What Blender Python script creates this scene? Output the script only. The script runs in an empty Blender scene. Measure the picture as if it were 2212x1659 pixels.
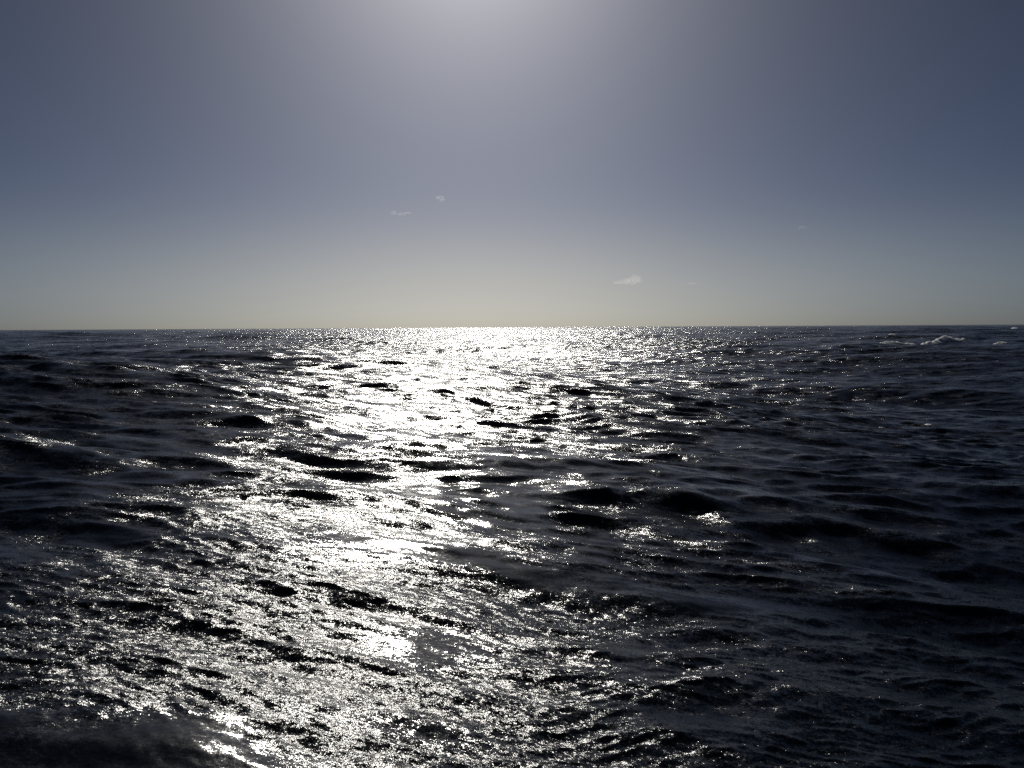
import bpy, math
import numpy as np
from math import radians

scene = bpy.context.scene
col = scene.collection
rng = np.random.default_rng(7)

# ------------------------------------------------------------------ camera
CAM_H = 5.0
F_PX = 803.0                      # focal length in pixels of a 1024 px wide frame
cam_d = bpy.data.cameras.new("camera")
cam_d.sensor_width = 36.0
cam_d.lens = 36.0 * F_PX / 1024.0
cam_d.clip_start = 0.05
cam_d.clip_end = 120000.0
cam = bpy.data.objects.new("camera", cam_d)
col.objects.link(cam)
cam.location = (0, 0, CAM_H)
cam.rotation_mode = 'QUATERNION'
from mathutils import Euler, Matrix, Vector
PITCH, ROLL = radians(-4.05), radians(-0.31)
cam.rotation_quaternion = (Matrix.Rotation(radians(90) + PITCH, 3, 'X') @ Matrix.Rotation(ROLL, 3, 'Z')).to_quaternion()
scene.camera = cam

# ------------------------------------------------------------------ sky and sun
SUN_EL, SUN_AZ = radians(30.0), radians(-2.8)     # azimuth from +Y, clockwise positive
world = bpy.data.worlds.new("World")
scene.world = world
world.use_nodes = True
nt = world.node_tree
nt.nodes.clear()
sky = nt.nodes.new("ShaderNodeTexSky")
sky.sky_type = 'NISHITA'
sky.sun_disc = False
sky.sun_elevation = SUN_EL
sky.sun_rotation = SUN_AZ
sky.altitude = 0
sky.air_density = 0.43
sky.dust_density = 0.9
sky.ozone_density = 3.0
bg = nt.nodes.new("ShaderNodeBackground")
bg.inputs["Strength"].default_value = 0.05
wo = nt.nodes.new("ShaderNodeOutputWorld")
SUN_DIR = Vector((math.sin(SUN_AZ) * math.cos(SUN_EL), math.cos(SUN_AZ) * math.cos(SUN_EL), math.sin(SUN_EL)))
def wnode(kind, **kw):
    n = nt.nodes.new(kind)
    for k, v in kw.items(): setattr(n, k, v)
    return n
sat = wnode("ShaderNodeHueSaturation"); sat.inputs["Saturation"].default_value = 0.88
tint = wnode("ShaderNodeMixRGB", blend_type='MULTIPLY'); tint.inputs["Fac"].default_value = 1.0
tint.inputs["Color2"].default_value = (0.4886, 0.500, 0.5086, 1)          # the camera's white balance
gam = wnode("ShaderNodeGamma"); gam.inputs["Gamma"].default_value = 1.3     # and its contrast
nt.links.new(sky.outputs[0], sat.inputs["Color"]); nt.links.new(sat.outputs[0], tint.inputs["Color1"]); nt.links.new(tint.outputs[0], gam.inputs["Color"])
# the bright aureole that hazy air shows close round the sun
tco = wnode("ShaderNodeTexCoord"); dot = wnode("ShaderNodeVectorMath", operation='DOT_PRODUCT'); dot.inputs[1].default_value = SUN_DIR
nt.links.new(tco.outputs["Generated"], dot.inputs[0])
mn = wnode("ShaderNodeMath", operation='MINIMUM'); mn.inputs[1].default_value = 1.0; nt.links.new(dot.outputs["Value"], mn.inputs[0])
ac = wnode("ShaderNodeMath", operation='ARCCOSINE'); nt.links.new(mn.outputs[0], ac.inputs[0])
sc_ = wnode("ShaderNodeMath", operation='MULTIPLY'); sc_.inputs[1].default_value = -1.0 / radians(4.0); nt.links.new(ac.outputs[0], sc_.inputs[0])
ex = wnode("ShaderNodeMath", operation='EXPONENT'); nt.links.new(sc_.outputs[0], ex.inputs[0])
au = wnode("ShaderNodeVectorMath", operation='SCALE'); au.inputs[0].default_value = (32.3, 31.3, 30.6); nt.links.new(ex.outputs[0], au.inputs["Scale"])
su = wnode("ShaderNodeVectorMath", operation='ADD'); nt.links.new(gam.outputs[0], su.inputs[0]); nt.links.new(au.outputs[0], su.inputs[1])
# a layer of sea haze some degrees deep lies all round the horizon and is paler than the air above it
sep = wnode("ShaderNodeSeparateXYZ"); nt.links.new(tco.outputs["Generated"], sep.inputs[0])
el = wnode("ShaderNodeMath", operation='ARCSINE'); nt.links.new(sep.outputs["Z"], el.inputs[0])
e1 = wnode("ShaderNodeMath", operation='MULTIPLY_ADD'); e1.inputs[1].default_value = 1 / radians(3.4); e1.inputs[2].default_value = -4.6 / 3.4; nt.links.new(el.outputs[0], e1.inputs[0])
e2 = wnode("ShaderNodeMath", operation='MULTIPLY'); nt.links.new(e1.outputs[0], e2.inputs[0]); nt.links.new(e1.outputs[0], e2.inputs[1])
e3 = wnode("ShaderNodeMath", operation='MULTIPLY'); e3.inputs[1].default_value = -1.0; nt.links.new(e2.outputs[0], e3.inputs[0])
e4 = wnode("ShaderNodeMath", operation='EXPONENT'); nt.links.new(e3.outputs[0], e4.inputs[0])
hz = wnode("ShaderNodeVectorMath", operation='SCALE'); hz.inputs[0].default_value = (0.25, 0.18, 0.03); nt.links.new(e4.outputs[0], hz.inputs["Scale"])
g1 = wnode("ShaderNodeMath", operation='MULTIPLY'); g1.inputs[1].default_value = 1 / radians(1.8); nt.links.new(el.outputs[0], g1.inputs[0])
g2 = wnode("ShaderNodeMath", operation='MULTIPLY'); nt.links.new(g1.outputs[0], g2.inputs[0]); nt.links.new(g1.outputs[0], g2.inputs[1])
g3 = wnode("ShaderNodeMath", operation='MULTIPLY'); g3.inputs[1].default_value = -1.0; nt.links.new(g2.outputs[0], g3.inputs[0])
g4 = wnode("ShaderNodeMath", operation='EXPONENT'); nt.links.new(g3.outputs[0], g4.inputs[0])
hg = wnode("ShaderNodeVectorMath", operation='MULTIPLY_ADD'); hg.inputs[1].default_value = (-0.18, -0.08, 0.01); hg.inputs[2].default_value = (1, 1, 1); nt.links.new(g4.outputs[0], hg.inputs[0])
h1 = wnode("ShaderNodeVectorMath", operation='ADD'); nt.links.new(hg.outputs[0], h1.inputs[1]); nt.links.new(hz.outputs[0], h1.inputs[0])
hm = wnode("ShaderNodeVectorMath", operation='MULTIPLY'); nt.links.new(su.outputs[0], hm.inputs[0]); nt.links.new(h1.outputs[0], hm.inputs[1])
nt.links.new(hm.outputs[0], bg.inputs["Color"])
nt.links.new(bg.outputs[0], wo.inputs["Surface"])

sun_d = bpy.data.lights.new("sun", 'SUN')
sun_d.energy = 4.0
sun_d.angle = radians(0.53)
sun_d.color = (1.0, 0.96, 0.88)
sun = bpy.data.objects.new("sun", sun_d)
col.objects.link(sun)
sun.rotation_mode = 'QUATERNION'
sun.rotation_quaternion = SUN_DIR.to_track_quat('Z', 'Y')
sun.location = (0, 0, 60)

scene.view_settings.view_transform = 'Standard'
scene.view_settings.look = 'None'
scene.view_settings.exposure = -0.94
scene.view_settings.gamma = 1.0
scene.render.engine = 'CYCLES'
scene.cycles.use_denoising = False
scene.cycles.max_bounces = 6
scene.cycles.volume_bounces = 3
scene.cycles.volume_step_rate = 0.25
scene.cycles.use_adaptive_sampling = False
scene.cycles.sample_clamp_direct = 0.0
scene.cycles.sample_clamp_indirect = 4.0

# ------------------------------------------------------------------ helpers
def new_mat(name):
    m = bpy.data.materials.new(name)
    m.use_nodes = True
    m.node_tree.nodes.clear()
    return m, m.node_tree

def smooth(a, b, x):
    t = np.clip((x - a) / (b - a), 0, 1)
    return t * t * (3 - 2 * t)

def mesh_from(name, verts, quads, smooth_shade=True, tris=False):
    n = 3 if tris else 4
    me = bpy.data.meshes.new(name)
    me.vertices.add(len(verts)); me.vertices.foreach_set("co", np.ascontiguousarray(verts, dtype=np.float32).ravel())
    k = len(quads)
    me.loops.add(k * n); me.loops.foreach_set("vertex_index", np.ascontiguousarray(quads, dtype=np.int32).ravel())
    me.polygons.add(k)
    me.polygons.foreach_set("loop_start", np.arange(0, k * n, n, dtype=np.int32))
    me.polygons.foreach_set("loop_total", np.full(k, n, dtype=np.int32))
    if smooth_shade:
        me.polygons.foreach_set("use_smooth", np.ones(k, dtype=bool))
    me.update(calc_edges=True)
    return me

# ------------------------------------------------------------------ the sea surface
class Band:
    """One octave-wide piece of a wind-sea spectrum as a periodic tile (height and sideways shift)."""
    def __init__(s, tile, lo, hi, sigma_slope, wind_deg, spread, chop, seed, n=512, pk=0.0, iso=0.06):
        r = np.random.default_rng(seed)
        s.tile, s.n, s.rot = tile, n, radians(r.uniform(-6, 6))
        s.lam = math.sqrt(lo * hi); s.sig = sigma_slope; s.off = r.uniform(0, tile, 2)
        k1 = np.fft.fftfreq(n, tile / n) * 2 * np.pi
        kx, ky = np.meshgrid(k1, k1, indexing='ij')
        k = np.hypot(kx, ky); k[0, 0] = 1e-9
        kl, kh = 2 * np.pi / hi, 2 * np.pi / lo
        amp = np.where((k >= kl) & (k < kh), k ** (-2.0 - pk), 0.0)
        th = np.arctan2(ky, kx) - (radians(wind_deg) - s.rot)
        d = np.abs(np.cos(th)) ** spread * (1 - iso) + iso
        amp = amp * d
        ph = r.normal(size=(n, n)) + 1j * r.normal(size=(n, n))
        H = amp * ph; H[0, 0] = 0
        F = lambda a: np.fft.ifft2(a).real
        sx, sy = F(1j * kx * H), F(1j * ky * H)
        sc = sigma_slope / math.sqrt(np.mean(sx * sx + sy * sy))
        s.h = (F(H) * sc).astype(np.float32)
        s.dx = (F(-1j * kx / k * H) * sc * -chop).astype(np.float32)
        s.dy = (F(-1j * ky / k * H) * sc * -chop).astype(np.float32)
    def sample(s, x, y):
        c, si = math.cos(s.rot), math.sin(s.rot)
        u = (c * x + si * y + s.off[0]) / s.tile * s.n
        v = (-si * x + c * y + s.off[1]) / s.tile * s.n
        iu, iv = np.floor(u), np.floor(v)
        fu, fv = (u - iu).astype(np.float32), (v - iv).astype(np.float32)
        i0 = iu.astype(np.int64) % s.n; j0 = iv.astype(np.int64) % s.n
        i1, j1 = (i0 + 1) % s.n, (j0 + 1) % s.n
        out = []
        for A in (s.h, s.dx, s.dy):
            out.append((A[i0, j0] * (1 - fu) + A[i1, j0] * fu) * (1 - fv) + (A[i0, j1] * (1 - fu) + A[i1, j1] * fu) * fv)
        h, a, b = out
        return h, c * a - si * b, si * a + c * b      # back to world axes

WIND = 78.0      # direction the seas run, degrees from +X
BANDS = [
    Band(1013.0, 30.0, 150.0, 0.065, WIND - 14, 6, 0.9, 11, n=1024),
    Band(263.0, 7.0, 30.0, 0.09, WIND, 6, 0.5, 52, n=1024),
    Band(67.0, 1.7, 7.0, 0.115, WIND + 8, 7, 0.5, 17, n=512),
    Band(17.3, 0.45, 1.7, 0.215, WIND + 14, 7.0, 0.7, 14, n=1024),
    Band(5.1, 0.14, 0.45, 0.22, WIND + 10, 4.0, 0.5, 15, n=1024, iso=0.12),
]

def lattice(seed, n=256):
    return np.random.default_rng(seed).random((n, n)).astype(np.float32)
_L = {}
def vnoise(x, y, scale, seed):
    """smooth value noise 0..1 with features about 'scale' metres across"""
    A = _L.setdefault(seed, lattice(seed)); n = A.shape[0]
    u, v = x / scale, y / scale
    iu, iv = np.floor(u), np.floor(v); fu, fv = u - iu, v - iv
    fu = fu * fu * fu * (fu * (6 * fu - 15) + 10); fv = fv * fv * fv * (fv * (6 * fv - 15) + 10)
    i0 = iu.astype(np.int64) % n; j0 = iv.astype(np.int64) % n; i1, j1 = (i0 + 1) % n, (j0 + 1) % n
    return (A[i0, j0] * (1 - fu) + A[i1, j0] * fu) * (1 - fv) + (A[i0, j1] * (1 - fu) + A[i1, j1] * fu) * fv

def ruffle(x, y):
    """0 = slick water, 1 = wind-ruffled water"""
    wx = x + 2.6 * (vnoise(x, y, 3.1, 31) - .5) + 0.9 * (vnoise(x, y, 1.1, 32) - .5)
    wy = y + 2.6 * (vnoise(x, y, 3.1, 33) - .5) + 0.9 * (vnoise(x, y, 1.1, 34) - .5)
    a = 0.45 * vnoise(wx, wy * 1.0, 5.0, 35) + 0.35 * vnoise(wx, wy * 1.3, 2.1, 36) + 0.2 * vnoise(wx, wy, 0.9, 37)
    a = a.copy(); calm = np.zeros_like(a)
    for c, (hw, hh), amt in PATCHES:
        cx, cy = ground_at(*c); ex, _ = ground_at(c[0] + hw, c[1]); _, y1 = ground_at(c[0], c[1] - hh); _, y0 = ground_at(c[0], c[1] + hh)
        rx, ry = abs(ex - cx), 0.5 * abs(y1 - y0)
        q = ((wx * 0.8 + x * 0.2 - cx) / rx) ** 2 + ((wy * 0.8 + y * 0.2 - cy) / ry) ** 2
        g = np.exp(-q)
        a += 0.32 * amt * g
        if amt < 0: calm = np.maximum(calm, -amt * g)
    near = smooth(0.30, 0.55, a)
    near = near + (0.85 - near) * smooth(14.0, 45.0, np.hypot(x, y))     # only close by do single slicks show
    b = 0.6 * vnoise(x, y * 1.2, 31.0, 38) + 0.4 * vnoise(x, y, 11.0, 39)
    calm = np.clip(calm, 0, 1); near = near * (1 - calm)
    return near, smooth(0.30, 0.62, b), calm

def ground_at(u, v, z=0.0):
    """water point (x, y) seen at u, v of a 2212 x 1659 view from the boat's rail"""
    d = cam.rotation_quaternion @ Vector(((u - 1106) / 2.16, (829.5 - v) / 2.16, -F_PX))
    k = (z - CAM_H) / d.z
    return d.x * k, d.y * k

# single seas that stand out: left end, right end (view points), height, width of camera side, width of far side
RIDGES = [
    ((1150, 1076), (1500, 1066), 0.56, 0.55, 1.3),
    ((1430, 1075), (1760, 1112), 0.30, 0.60, 1.4),
    ((230, 1000), (700, 985), 0.42, 0.75, 1.9),
    ((480, 1116), (800, 1094), 0.12, 0.4, 0.9),
    ((520, 1330), (1010, 1345), 0.13, 0.30, 0.9),
    ((1560, 886), (1960, 862), 0.55, 1.2, 2.6),
    ((1180, 1420), (1450, 1470), 0.12, 0.22, 0.6),
    ((1760, 767), (2140, 731), 2.2, 3.6, 7.0),
]
# patches of slick (-) or ruffled (+) water: centre, half size in view points, amount
PATCHES = [
    ((850, 1398), (160, 48), -0.95), ((1370, 1400), (110, 50), -0.7), ((700, 1605), (260, 45), -0.5), ((900, 1248), (330, 22), -0.8), ((1500, 1235), (300, 25), -0.6),
    ((1620, 1520), (260, 30), -0.5), ((450, 1450), (430, 120), 1.2), ((420, 1610), (300, 80), 1.0), ((120, 1620), (260, 80), 0.8), ((1400, 1625), (420, 60), 0.8), ((1330, 1310), (260, 60), 0.5),
    ((480, 1180), (240, 40), 0.6), ((1120, 1440), (160, 70), 0.6), ((750, 960), (220, 40), 0.4),
]

# broad rises of the near swell: centre (view point), height, radius
HILLS = [((-900, 830), 1.5, 23.0), ((-500, 960), 1.6, 11.0)]

def sculpt(x, y):
    h = np.zeros_like(x); keep = np.ones_like(x)
    for p, q, amp, wf, wb in RIDGES:
        ax, ay = ground_at(*p); bx, by = ground_at(*q)
        L = math.hypot(bx - ax, by - ay); tx, ty = (bx - ax) / L, (by - ay) / L
        nx, ny = -ty, tx                                  # points away from the boat
        s = (x - ax) * tx + (y - ay) * ty; d = (x - ax) * nx + (y - ay) * ny
        m = (np.abs(d) < 6 * max(wf, wb)) & (s > -L) & (s < 2 * L)
        if not m.any(): continue
        s, d, xx, yy = s[m], d[m], x[m], y[m]
        d = d + 0.35 * wf * np.sin(s / L * 7.0 + ax) + 1.1 * wf * (vnoise(xx, yy, 0.9 * wf + 0.4, 51) - .5)
        e = smooth(-0.18 * L, 0.3 * L, s) * (1 - smooth(0.7 * L, 1.18 * L, s))
        w = np.where(d < 0, wf, wb)
        g = np.exp(-0.9 * np.abs(d / w) ** 1.5)
        h[m] += 0.5 * amp * e * (g - 0.25 * np.exp(-((d + 1.8 * wf) / (1.2 * wf)) ** 2))
        keep[m] = np.minimum(keep[m], 1 - 0.45 * e * g)
    env = np.exp(-((x / 75.0) ** 2 + ((y - 25) / 80.0) ** 2))
    h -= 3.2 * np.sin(x / 24.0) * env                       # the cross swell under the boat, falling away to the right
    for c, amp, r0 in HILLS:
        cx, cy = ground_at(*c)
        h += amp * np.exp(-((x - cx) ** 2 + (y - cy) ** 2) / (2 * r0 * r0))
    near = 1 - smooth(9.0, 24.0, np.hypot(x, y))
    h += 0.11 * near * np.logaddexp(0.0, np.clip(-(x + 0.5) * 1.5, -60, 60)) / 1.5      # left of the boat the swell stands higher
    return h, keep

def surface(x, y, spacing):
    h = np.zeros_like(x); dx = np.zeros_like(x); dy = np.zeros_like(x); lost = np.zeros_like(x)
    rn, rf, calm = ruffle(x, y)
    hs, keep = sculpt(x, y)
    h += hs
    for i, b in enumerate(BANDS):
        w = smooth(1.6, 4.0, b.lam / spacing)
        m = 1.0
        if i == 1: m = keep * (0.25 + 0.75 * smooth(9.0, 34.0, np.hypot(x, y)))
        if i == 2: m = keep * (0.6 + 0.4 * smooth(9.0, 20.0, np.hypot(x, y)))
        if i == 3: m = (0.45 + 0.65 * rn * (0.7 + 0.3 * rf)) * (0.55 + 0.45 * smooth(8.0, 22.0, np.hypot(x, y)))
        if i == 4: m = (0.2 + 0.9 * rn * (0.7 + 0.3 * rf)) * (0.72 + 0.28 * smooth(9.0, 20.0, np.hypot(x, y)))
        if i >= 3: m = m * (1 + 0.28 * smooth(16.0, 45.0, np.hypot(x, y)))      # out of the boat's lee
        if i >= 2: m = m * (1 - 0.7 * calm)
        if i in (2, 3, 4):                    # currents bend the small seas
            k, sc = ((4.0, 17.0), (2.4, 5.0), (0.8, 1.8))[i - 2]
            a, p, q = b.sample(x + k * (vnoise(x, y, sc, 61 + i) - .5), y + k * (vnoise(x, y, sc, 71 + i) - .5))
        else:
            a, p, q = b.sample(x, y)
        h += a * w * m; dx += p * w * m; dy += q * w * m
        lost += (1 - w * w) * (b.sig * m) ** 2
    return h, dx, dy, np.sqrt(lost), rn, rf

def build_water():
    # rings: fine by the boat, ever wider towards the horizon
    r, R = 0.1, []
    while r < 30000:
        R.append(r)
        if r < 3.5: d = 0.08
        elif r < 2500: d = min(max(r * r / (CAM_H * F_PX) * 0.95, 0.010), 0.0052 * r)
        else: d = 0.03 * r
        r += d
    R = np.array(R)
    half = radians(50)
    fine = np.linspace(-half, half, 740)
    rest = np.linspace(half, 2 * math.pi - half, 82)[1:-1]
    A = np.concatenate([fine, rest])
    dA = np.concatenate([np.full(len(fine), fine[1] - fine[0]), np.full(len(rest), rest[1] - rest[0])])
    rr, aa = np.meshgrid(R, A, indexing='ij')
    dR = np.gradient(R)
    x = rr * np.sin(aa); y = rr * np.cos(aa)
    sp = np.maximum(np.repeat(dR[:, None], len(A), 1), rr * dA[None, :])
    h, dx, dy, lost, rn, rf = surface(x, y, sp)
    V = np.stack([x + dx, y + dy, h], -1).reshape(-1, 3)
    nr, na = len(R), len(A)
    i = np.arange(nr - 1)[:, None] * na; j = np.arange(na)[None, :]; j1 = (j + 1) % na
    Q = np.stack([i + j, i + na + j, i + na + j1, i + j1], -1).reshape(-1, 4)
    me = mesh_from("water", V, Q)
    for nm, arr in (("lost_slope", lost), ("ruffle_near", rn), ("ruffle_far", rf)):
        at = me.attributes.new(nm, 'FLOAT', 'POINT')
        at.data.foreach_set("value", np.ascontiguousarray(arr, dtype=np.float32).ravel())
    o = bpy.data.objects.new("water", me)
    col.objects.link(o)
    o["kind"] = "structure"
    print("water", len(R), "x", len(A), "quads", len(Q), "h std", float(h.std()))
    return o

def water_material():
    m, t = new_mat("sea_water")
    N = t.nodes; L = t.links
    out = N.new("ShaderNodeOutputMaterial"); bs = N.new("ShaderNodeBsdfPrincipled")
    bs.inputs["Base Color"].default_value = (0.002, 0.0045, 0.0085, 1)
    bs.inputs["Roughness"].default_value = 0.16
    bs.inputs["IOR"].default_value = 1.333
    geo = N.new("ShaderNodeNewGeometry")
    def attr(n):
        a = N.new("ShaderNodeAttribute"); a.attribute_name = n; return a.outputs["Fac"]
    def math_(op, a, b=None, c=None):
        q = N.new("ShaderNodeMath"); q.operation = op
        for k, v in enumerate((a, b, c)):
            if v is None: continue
            if isinstance(v, (int, float)): q.inputs[k].default_value = v
            else: L.new(v, q.inputs[k])
        return q.outputs[0]
    def jitter(scale, detail, stretch, rot):
        mp = N.new("ShaderNodeMapping"); mp.inputs["Scale"].default_value = stretch
        mp.inputs["Rotation"].default_value = (0, 0, rot)
        L.new(geo.outputs["Position"], mp.inputs["Vector"])
        n = N.new("ShaderNodeTexNoise"); n.inputs["Scale"].default_value = scale
        n.inputs["Detail"].default_value = detail; n.inputs["Roughness"].default_value = 0.6
        L.new(mp.outputs[0], n.inputs["Vector"])
        s = N.new("ShaderNodeVectorMath"); s.operation = 'SUBTRACT'; s.inputs[1].default_value = (0.5, 0.5, 0.5)
        L.new(n.outputs["Color"], s.inputs[0])
        f = N.new("ShaderNodeVectorMath"); f.operation = 'MULTIPLY'; f.inputs[1].default_value = (1, 1, 0)
        L.new(s.outputs[0], f.inputs[0])
        return f.outputs[0]
    def scale(v, s):
        q = N.new("ShaderNodeVectorMath"); q.operation = 'SCALE'
        L.new(v, q.inputs[0])
        if isinstance(s, (int, float)): q.inputs["Scale"].default_value = s
        else: L.new(s, q.inputs["Scale"])
        return q.outputs[0]
    def add(a, b):
        q = N.new("ShaderNodeVectorMath"); q.operation = 'ADD'; L.new(a, q.inputs[0]); L.new(b, q.inputs[1]); return q.outputs[0]
    rn, rf, lost = attr("ruffle_near"), attr("ruffle_far"), attr("lost_slope")
    amt = math_('MULTIPLY_ADD', math_('MULTIPLY', rn, math_('MULTIPLY_ADD', rf, 0.3, 0.7)), 0.86, 0.14)
    rip = scale(jitter(24.0, 2.0, (0.7, 1, 0.2), 0.3), math_('MULTIPLY', amt, 1.15))       # ripples a few centimetres long
    cap = scale(jitter(90.0, 1.0, (0.8, 1, 0.2), 0.9), math_('MULTIPLY', amt, 1.2))
    L.new(math_('MULTIPLY_ADD', amt, 0.13, 0.09), bs.inputs["Roughness"])
    far = scale(jitter(1.3, 3.0, (0.4, 1, 0.2), 0.2), math_('MULTIPLY', lost, 5.6))
    mid = scale(jitter(6.5, 2.0, (0.5, 1, 0.2), 0.25), math_('MULTIPLY', amt, 0.95))   # a hand wide
    rip = add(rip, mid)
    v = add(add(geo.outputs["Normal"], rip), add(cap, far))
    nrm = N.new("ShaderNodeVectorMath"); nrm.operation = 'NORMALIZE'; L.new(v, nrm.inputs[0])
    L.new(nrm.outputs[0], bs.inputs["Normal"])
    L.new(bs.outputs[0], out.inputs["Surface"])
    return m

water = build_water()
water.data.materials.append(water_material())

# ------------------------------------------------------------------ whitecaps
def foam_material():
    m, t = new_mat("sea_foam")
    N = t.nodes; L = t.links
    out = N.new("ShaderNodeOutputMaterial"); bs = N.new("ShaderNodeBsdfPrincipled")
    no = N.new("ShaderNodeTexNoise"); no.inputs["Scale"].default_value = 2.2; no.inputs["Detail"].default_value = 5.0
    tc = N.new("ShaderNodeNewGeometry"); L.new(tc.outputs["Position"], no.inputs["Vector"])
    cr = N.new("ShaderNodeValToRGB")
    cr.color_ramp.elements[0].position = 0.3; cr.color_ramp.elements[0].color = (0.6, 0.62, 0.63, 1)
    cr.color_ramp.elements[1].position = 0.65; cr.color_ramp.elements[1].color = (0.8, 0.8, 0.8, 1)
    L.new(no.outputs["Fac"], cr.inputs["Fac"])
    L.new(cr.outputs[0], bs.inputs["Base Color"])
    bs.inputs["Subsurface Weight"].default_value = 1.0; bs.inputs["Subsurface Radius"].default_value = (1, 1, 1); bs.inputs["Subsurface Scale"].default_value = 0.7
    bs.inputs["Roughness"].default_value = 0.8
    bp = N.new("ShaderNodeBump"); bp.inputs["Strength"].default_value = 0.8; bp.inputs["Distance"].default_value = 0.15
    L.new(no.outputs["Fac"], bp.inputs["Height"]); L.new(bp.outputs[0], bs.inputs["Normal"])
    L.new(bs.outputs[0], out.inputs["Surface"])
    return m
FOAM = foam_material()

def whitecap(p, q, front, back, thick, label, seed):
    """a ragged, lumpy bank of foam riding on the sea between two view points"""
    ax, ay = ground_at(*p); bx, by = ground_at(*q)
    L = math.hypot(bx - ax, by - ay); tx, ty = (bx - ax) / L, (by - ay) / L
    nx, ny = -ty, tx
    nu, nv = 120, 22
    U, W = np.meshgrid(np.linspace(-0.04, 1.04, nu), np.linspace(-1, 1, nv), indexing='ij')
    D = np.where(W < 0, W * front, W * back)
    x = ax + U * L * tx + D * nx; y = ay + U * L * ty + D * ny
    r = np.hypot(x, y)
    h, dx, dy, _, _, _ = surface(x, y, np.full_like(x, 0.0052 * r.mean()))
    n1 = vnoise(x, y, 0.09 * L + 0.3, seed); n2 = vnoise(x, y, 0.35 + 0.015 * L, seed + 1); n3 = vnoise(x, y, 0.2 + 0.006 * L, seed + 2)
    along = smooth(-0.1, 0.8, U) * (1 - smooth(0.88, 1.0, U)) * 0.75 + 0.25
    reach = (0.72 + 0.25 * n1) * along
    t = (reach - np.abs(W) ** 1.3 + 0.3 * (n2 - .5)) * thick * (0.8 + 0.4 * n3)
    t = np.where((U < 0) | (U > 1) | (np.abs(W) > 0.97), -0.4 * thick, np.clip(t, -0.4 * thick, thick))
    top = np.stack([x + dx, y + dy, h + t], -1); bot = np.stack([x + dx, y + dy, h - 0.6 * thick], -1)
    c = top.reshape(-1, 3).mean(0)
    V = np.concatenate([top.reshape(-1, 3), bot.reshape(-1, 3)]) - c
    i = np.arange(nu - 1)[:, None] * nv; j = np.arange(nv - 1)[None, :]
    f = np.stack([i + j, i + nv + j, i + nv + j + 1, i + j + 1], -1).reshape(-1, 4)
    K = nu * nv
    rim = [k * nv for k in range(nu)] + [(nu - 1) * nv + k for k in range(1, nv)] + [k * nv + nv - 1 for k in range(nu - 2, -1, -1)] + [k for k in range(nv - 2, 0, -1)]
    rim = np.array(rim); nx_ = np.roll(rim, -1)
    side = np.stack([rim, nx_, nx_ + K, rim + K], -1)[:, ::-1]
    o = bpy.data.objects.new("whitecap", mesh_from("whitecap", V, np.concatenate([f, f[:, ::-1] + K, side])))
    o.location = c; col.objects.link(o)
    o.data.materials.append(FOAM)
    o["label"] = label; o["category"] = "whitecap"; o["group"] = "foaming wave crests"
    return o

whitecap((1850, 759), (2080, 737), 1.6, 1.0, 0.6, "long white foaming crest breaking along the swell near the right edge", 101)
whitecap((2172, 714), (2208, 712), 4.0, 3.0, 1.2, "thin strip of foam just under the horizon at the far right edge", 105)
whitecap((1905, 730), (1940, 728), 2.0, 1.5, 0.7, "small foam patch above and left of the long breaking crest, under the horizon", 109)
whitecap((2143, 743), (2166, 742), 1.5, 1.0, 0.5, "small foam fleck to the right of the long breaking crest", 113)
whitecap((362, 806), (386, 805), 0.9, 0.6, 0.35, "lone white foam fleck on the dark sea left of the sun glitter", 117)

# ------------------------------------------------------------------ clouds
from mathutils import noise as mnoise
def cloud_material(name, density, scale, soft):
    m, t = new_mat(name)
    N = t.nodes; L = t.links
    out = N.new("ShaderNodeOutputMaterial"); vol = N.new("ShaderNodeVolumePrincipled")
    vol.inputs["Color"].default_value = (0.98, 0.98, 0.97, 1); vol.inputs["Anisotropy"].default_value = 0.7
    tc = N.new("ShaderNodeTexCoord"); no = N.new("ShaderNodeTexNoise")
    no.inputs["Scale"].default_value = scale; no.inputs["Detail"].default_value = 4.0; no.inputs["Roughness"].default_value = 0.6
    L.new(tc.outputs["Object"], no.inputs["Vector"])
    mr = N.new("ShaderNodeMapRange"); mr.inputs["From Min"].default_value = soft; mr.inputs["From Max"].default_value = 0.68
    mr.inputs["To Min"].default_value = 0.0; mr.inputs["To Max"].default_value = density
    L.new(no.outputs["Fac"], mr.inputs["Value"]); L.new(mr.outputs[0], vol.inputs["Density"])
    L.new(vol.outputs[0], out.inputs["Volume"])
    return m

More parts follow.
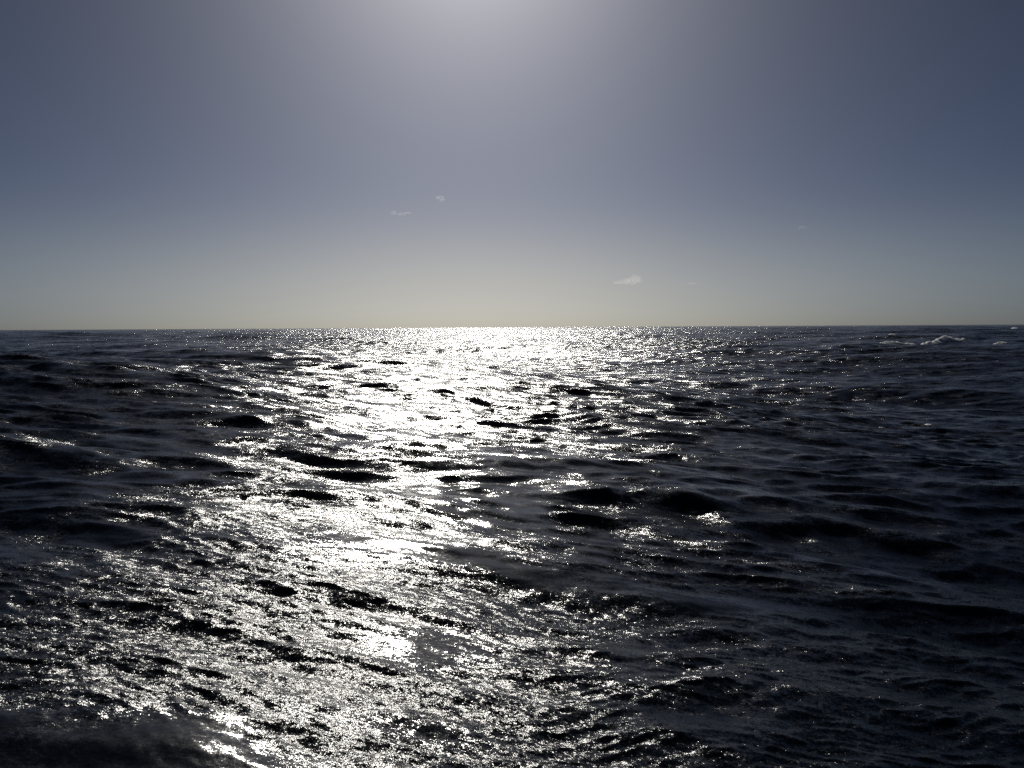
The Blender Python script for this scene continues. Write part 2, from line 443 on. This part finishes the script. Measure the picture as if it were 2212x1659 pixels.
import bmesh
def cloud(u, v, w, h, dist, depth, lobes, density, label, seed, soft=0.38):
    """lobes: (x, z, radius x, radius z) in fractions of the cloud's width and height"""
    d = (cam.rotation_quaternion @ Vector(((u - 1106) / 2.16, (829.5 - v) / 2.16, -F_PX))).normalized()
    c = cam.location + d * dist
    S = dist / (F_PX * 2.16)
    bm = bmesh.new()
    for k, (lx, lz, rx, rz) in enumerate(lobes):
        g = bmesh.ops.create_icosphere(bm, subdivisions=4, radius=1.0)
        for vt in g["verts"]:
            n = vt.co.normalized()
            q = 1.0 + 0.55 * mnoise.fractal(n * 2.1 + Vector((seed * 3.1 + k * 7.7, 0, 0)), 1.0, 2.0, 5)
            zz = n.z * q
            if zz < 0: zz *= 0.55                       # flatter below
            vt.co = Vector((lx * w * S + n.x * q * rx * w * S, n.y * q * depth * S * rx, lz * h * S + zz * rz * h * S))
    me = bpy.data.meshes.new("cloud"); bm.to_mesh(me); bm.free()
    if len(lobes) > 1:                                   # weld the lobes into one skin
        tmp = bpy.data.objects.new("cloud", me); col.objects.link(tmp)
        md = tmp.modifiers.new("weld", 'REMESH'); md.mode = 'VOXEL'; md.voxel_size = w * S / 60.0
        dg = bpy.context.evaluated_depsgraph_get()
        me2 = bpy.data.meshes.new_from_object(tmp.evaluated_get(dg))
        bpy.data.objects.remove(tmp); bpy.data.meshes.remove(me); me = me2; me.name = "cloud"
    o = bpy.data.objects.new("cloud", me); col.objects.link(o)
    o.location = c
    o.rotation_euler = (0, 0, -math.atan2(d.x, d.y))
    o.data.materials.append(cloud_material("cloud_vapour", density, 9.0 / (w * S), soft))
    o["label"] = label; o["category"] = "cloud"; o["group"] = "small clouds in the clear sky"
    return o

cloud(1357, 607, 62, 20, 10000, 40, [(0.22, 0.0, 0.24, 0.62), (-0.05, -0.12, 0.26, 0.42), (-0.32, -0.2, 0.2, 0.2)], 0.0045, "small flat-based white cloud low over the horizon, right of the glitter", 1, 0.28)
cloud(952, 431, 22, 18, 8000, 16, [(0.1, 0.0, 0.3, 0.45), (-0.2, 0.15, 0.25, 0.3)], 0.007, "tiny wispy cloud, higher one of the pair left of centre", 2, 0.42)
cloud(866, 462, 48, 13, 8000, 18, [(-0.28, 0.0, 0.16, 0.5), (0.0, -0.1, 0.2, 0.32), (0.3, 0.1, 0.2, 0.28)], 0.006, "thin streaky cloud, lower one of the pair left of centre", 3, 0.42)
cloud(1495, 613, 20, 7, 11000, 14, [(0.0, 0.0, 0.5, 0.5)], 0.004, "faint cloud shred right of the flat-based low cloud", 4)
cloud(1733, 492, 20, 8, 9000, 14, [(0.0, 0.0, 0.5, 0.5)], 0.0025, "barely visible cloud wisp in the blue sky at right", 5)

def cloud_bank():
    """a long, very thin bank far off, its ragged top two degrees above the sea"""
    n = 90
    X = np.linspace(-9500, 7500, n)
    e = smooth(0, .25, (X - X[0]) / (X[-1] - X[0])) * (1 - smooth(.8, 1.0, (X - X[0]) / (X[-1] - X[0])))
    T = 150 + (830 + 90 * (vnoise(X, X * 0, 700.0, 201) - .5) + 50 * (vnoise(X, X * 0, 220.0, 202) - .5)) * (0.25 + 0.75 * e)
    prof = [(-1, 0.0), (-0.9, 0.75), (-0.4, 0.97), (0.4, 1.0), (0.9, 0.7), (1, 0.0)]
    V = []
    for x, t in zip(X, T):
        for d, f in prof:
            V.append((x, d * 2200.0, t * f if f else 0.0))
    k = len(prof); Q = []
    for i in range(n - 1):
        for j in range(k):
            a, b = i * k + j, i * k + (j + 1) % k
            Q.append((a, a + k, b + k, b))
    me = bpy.data.meshes.new("cloud_bank")
    me.from_pydata(V, [], [q[::-1] for q in Q] + [tuple(range(k)), tuple(range((n - 1) * k, n * k))[::-1]])
    o = bpy.data.objects.new("cloud_bank", me); col.objects.link(o); o.location = (0, 24500, 70)
    m, t = new_mat("thin_bank_vapour")
    out = t.nodes.new("ShaderNodeOutputMaterial"); vol = t.nodes.new("ShaderNodeVolumePrincipled")
    vol.inputs["Color"].default_value = (0.97, 0.97, 0.95, 1); vol.inputs["Density"].default_value = 0.00004; vol.inputs["Anisotropy"].default_value = 0.5
    t.links.new(vol.outputs[0], out.inputs["Volume"])
    me.materials.append(m)
    o["label"] = "long faint bank of low cloud lying along the horizon under the sun"; o["category"] = "cloud bank"
cloud_bank()
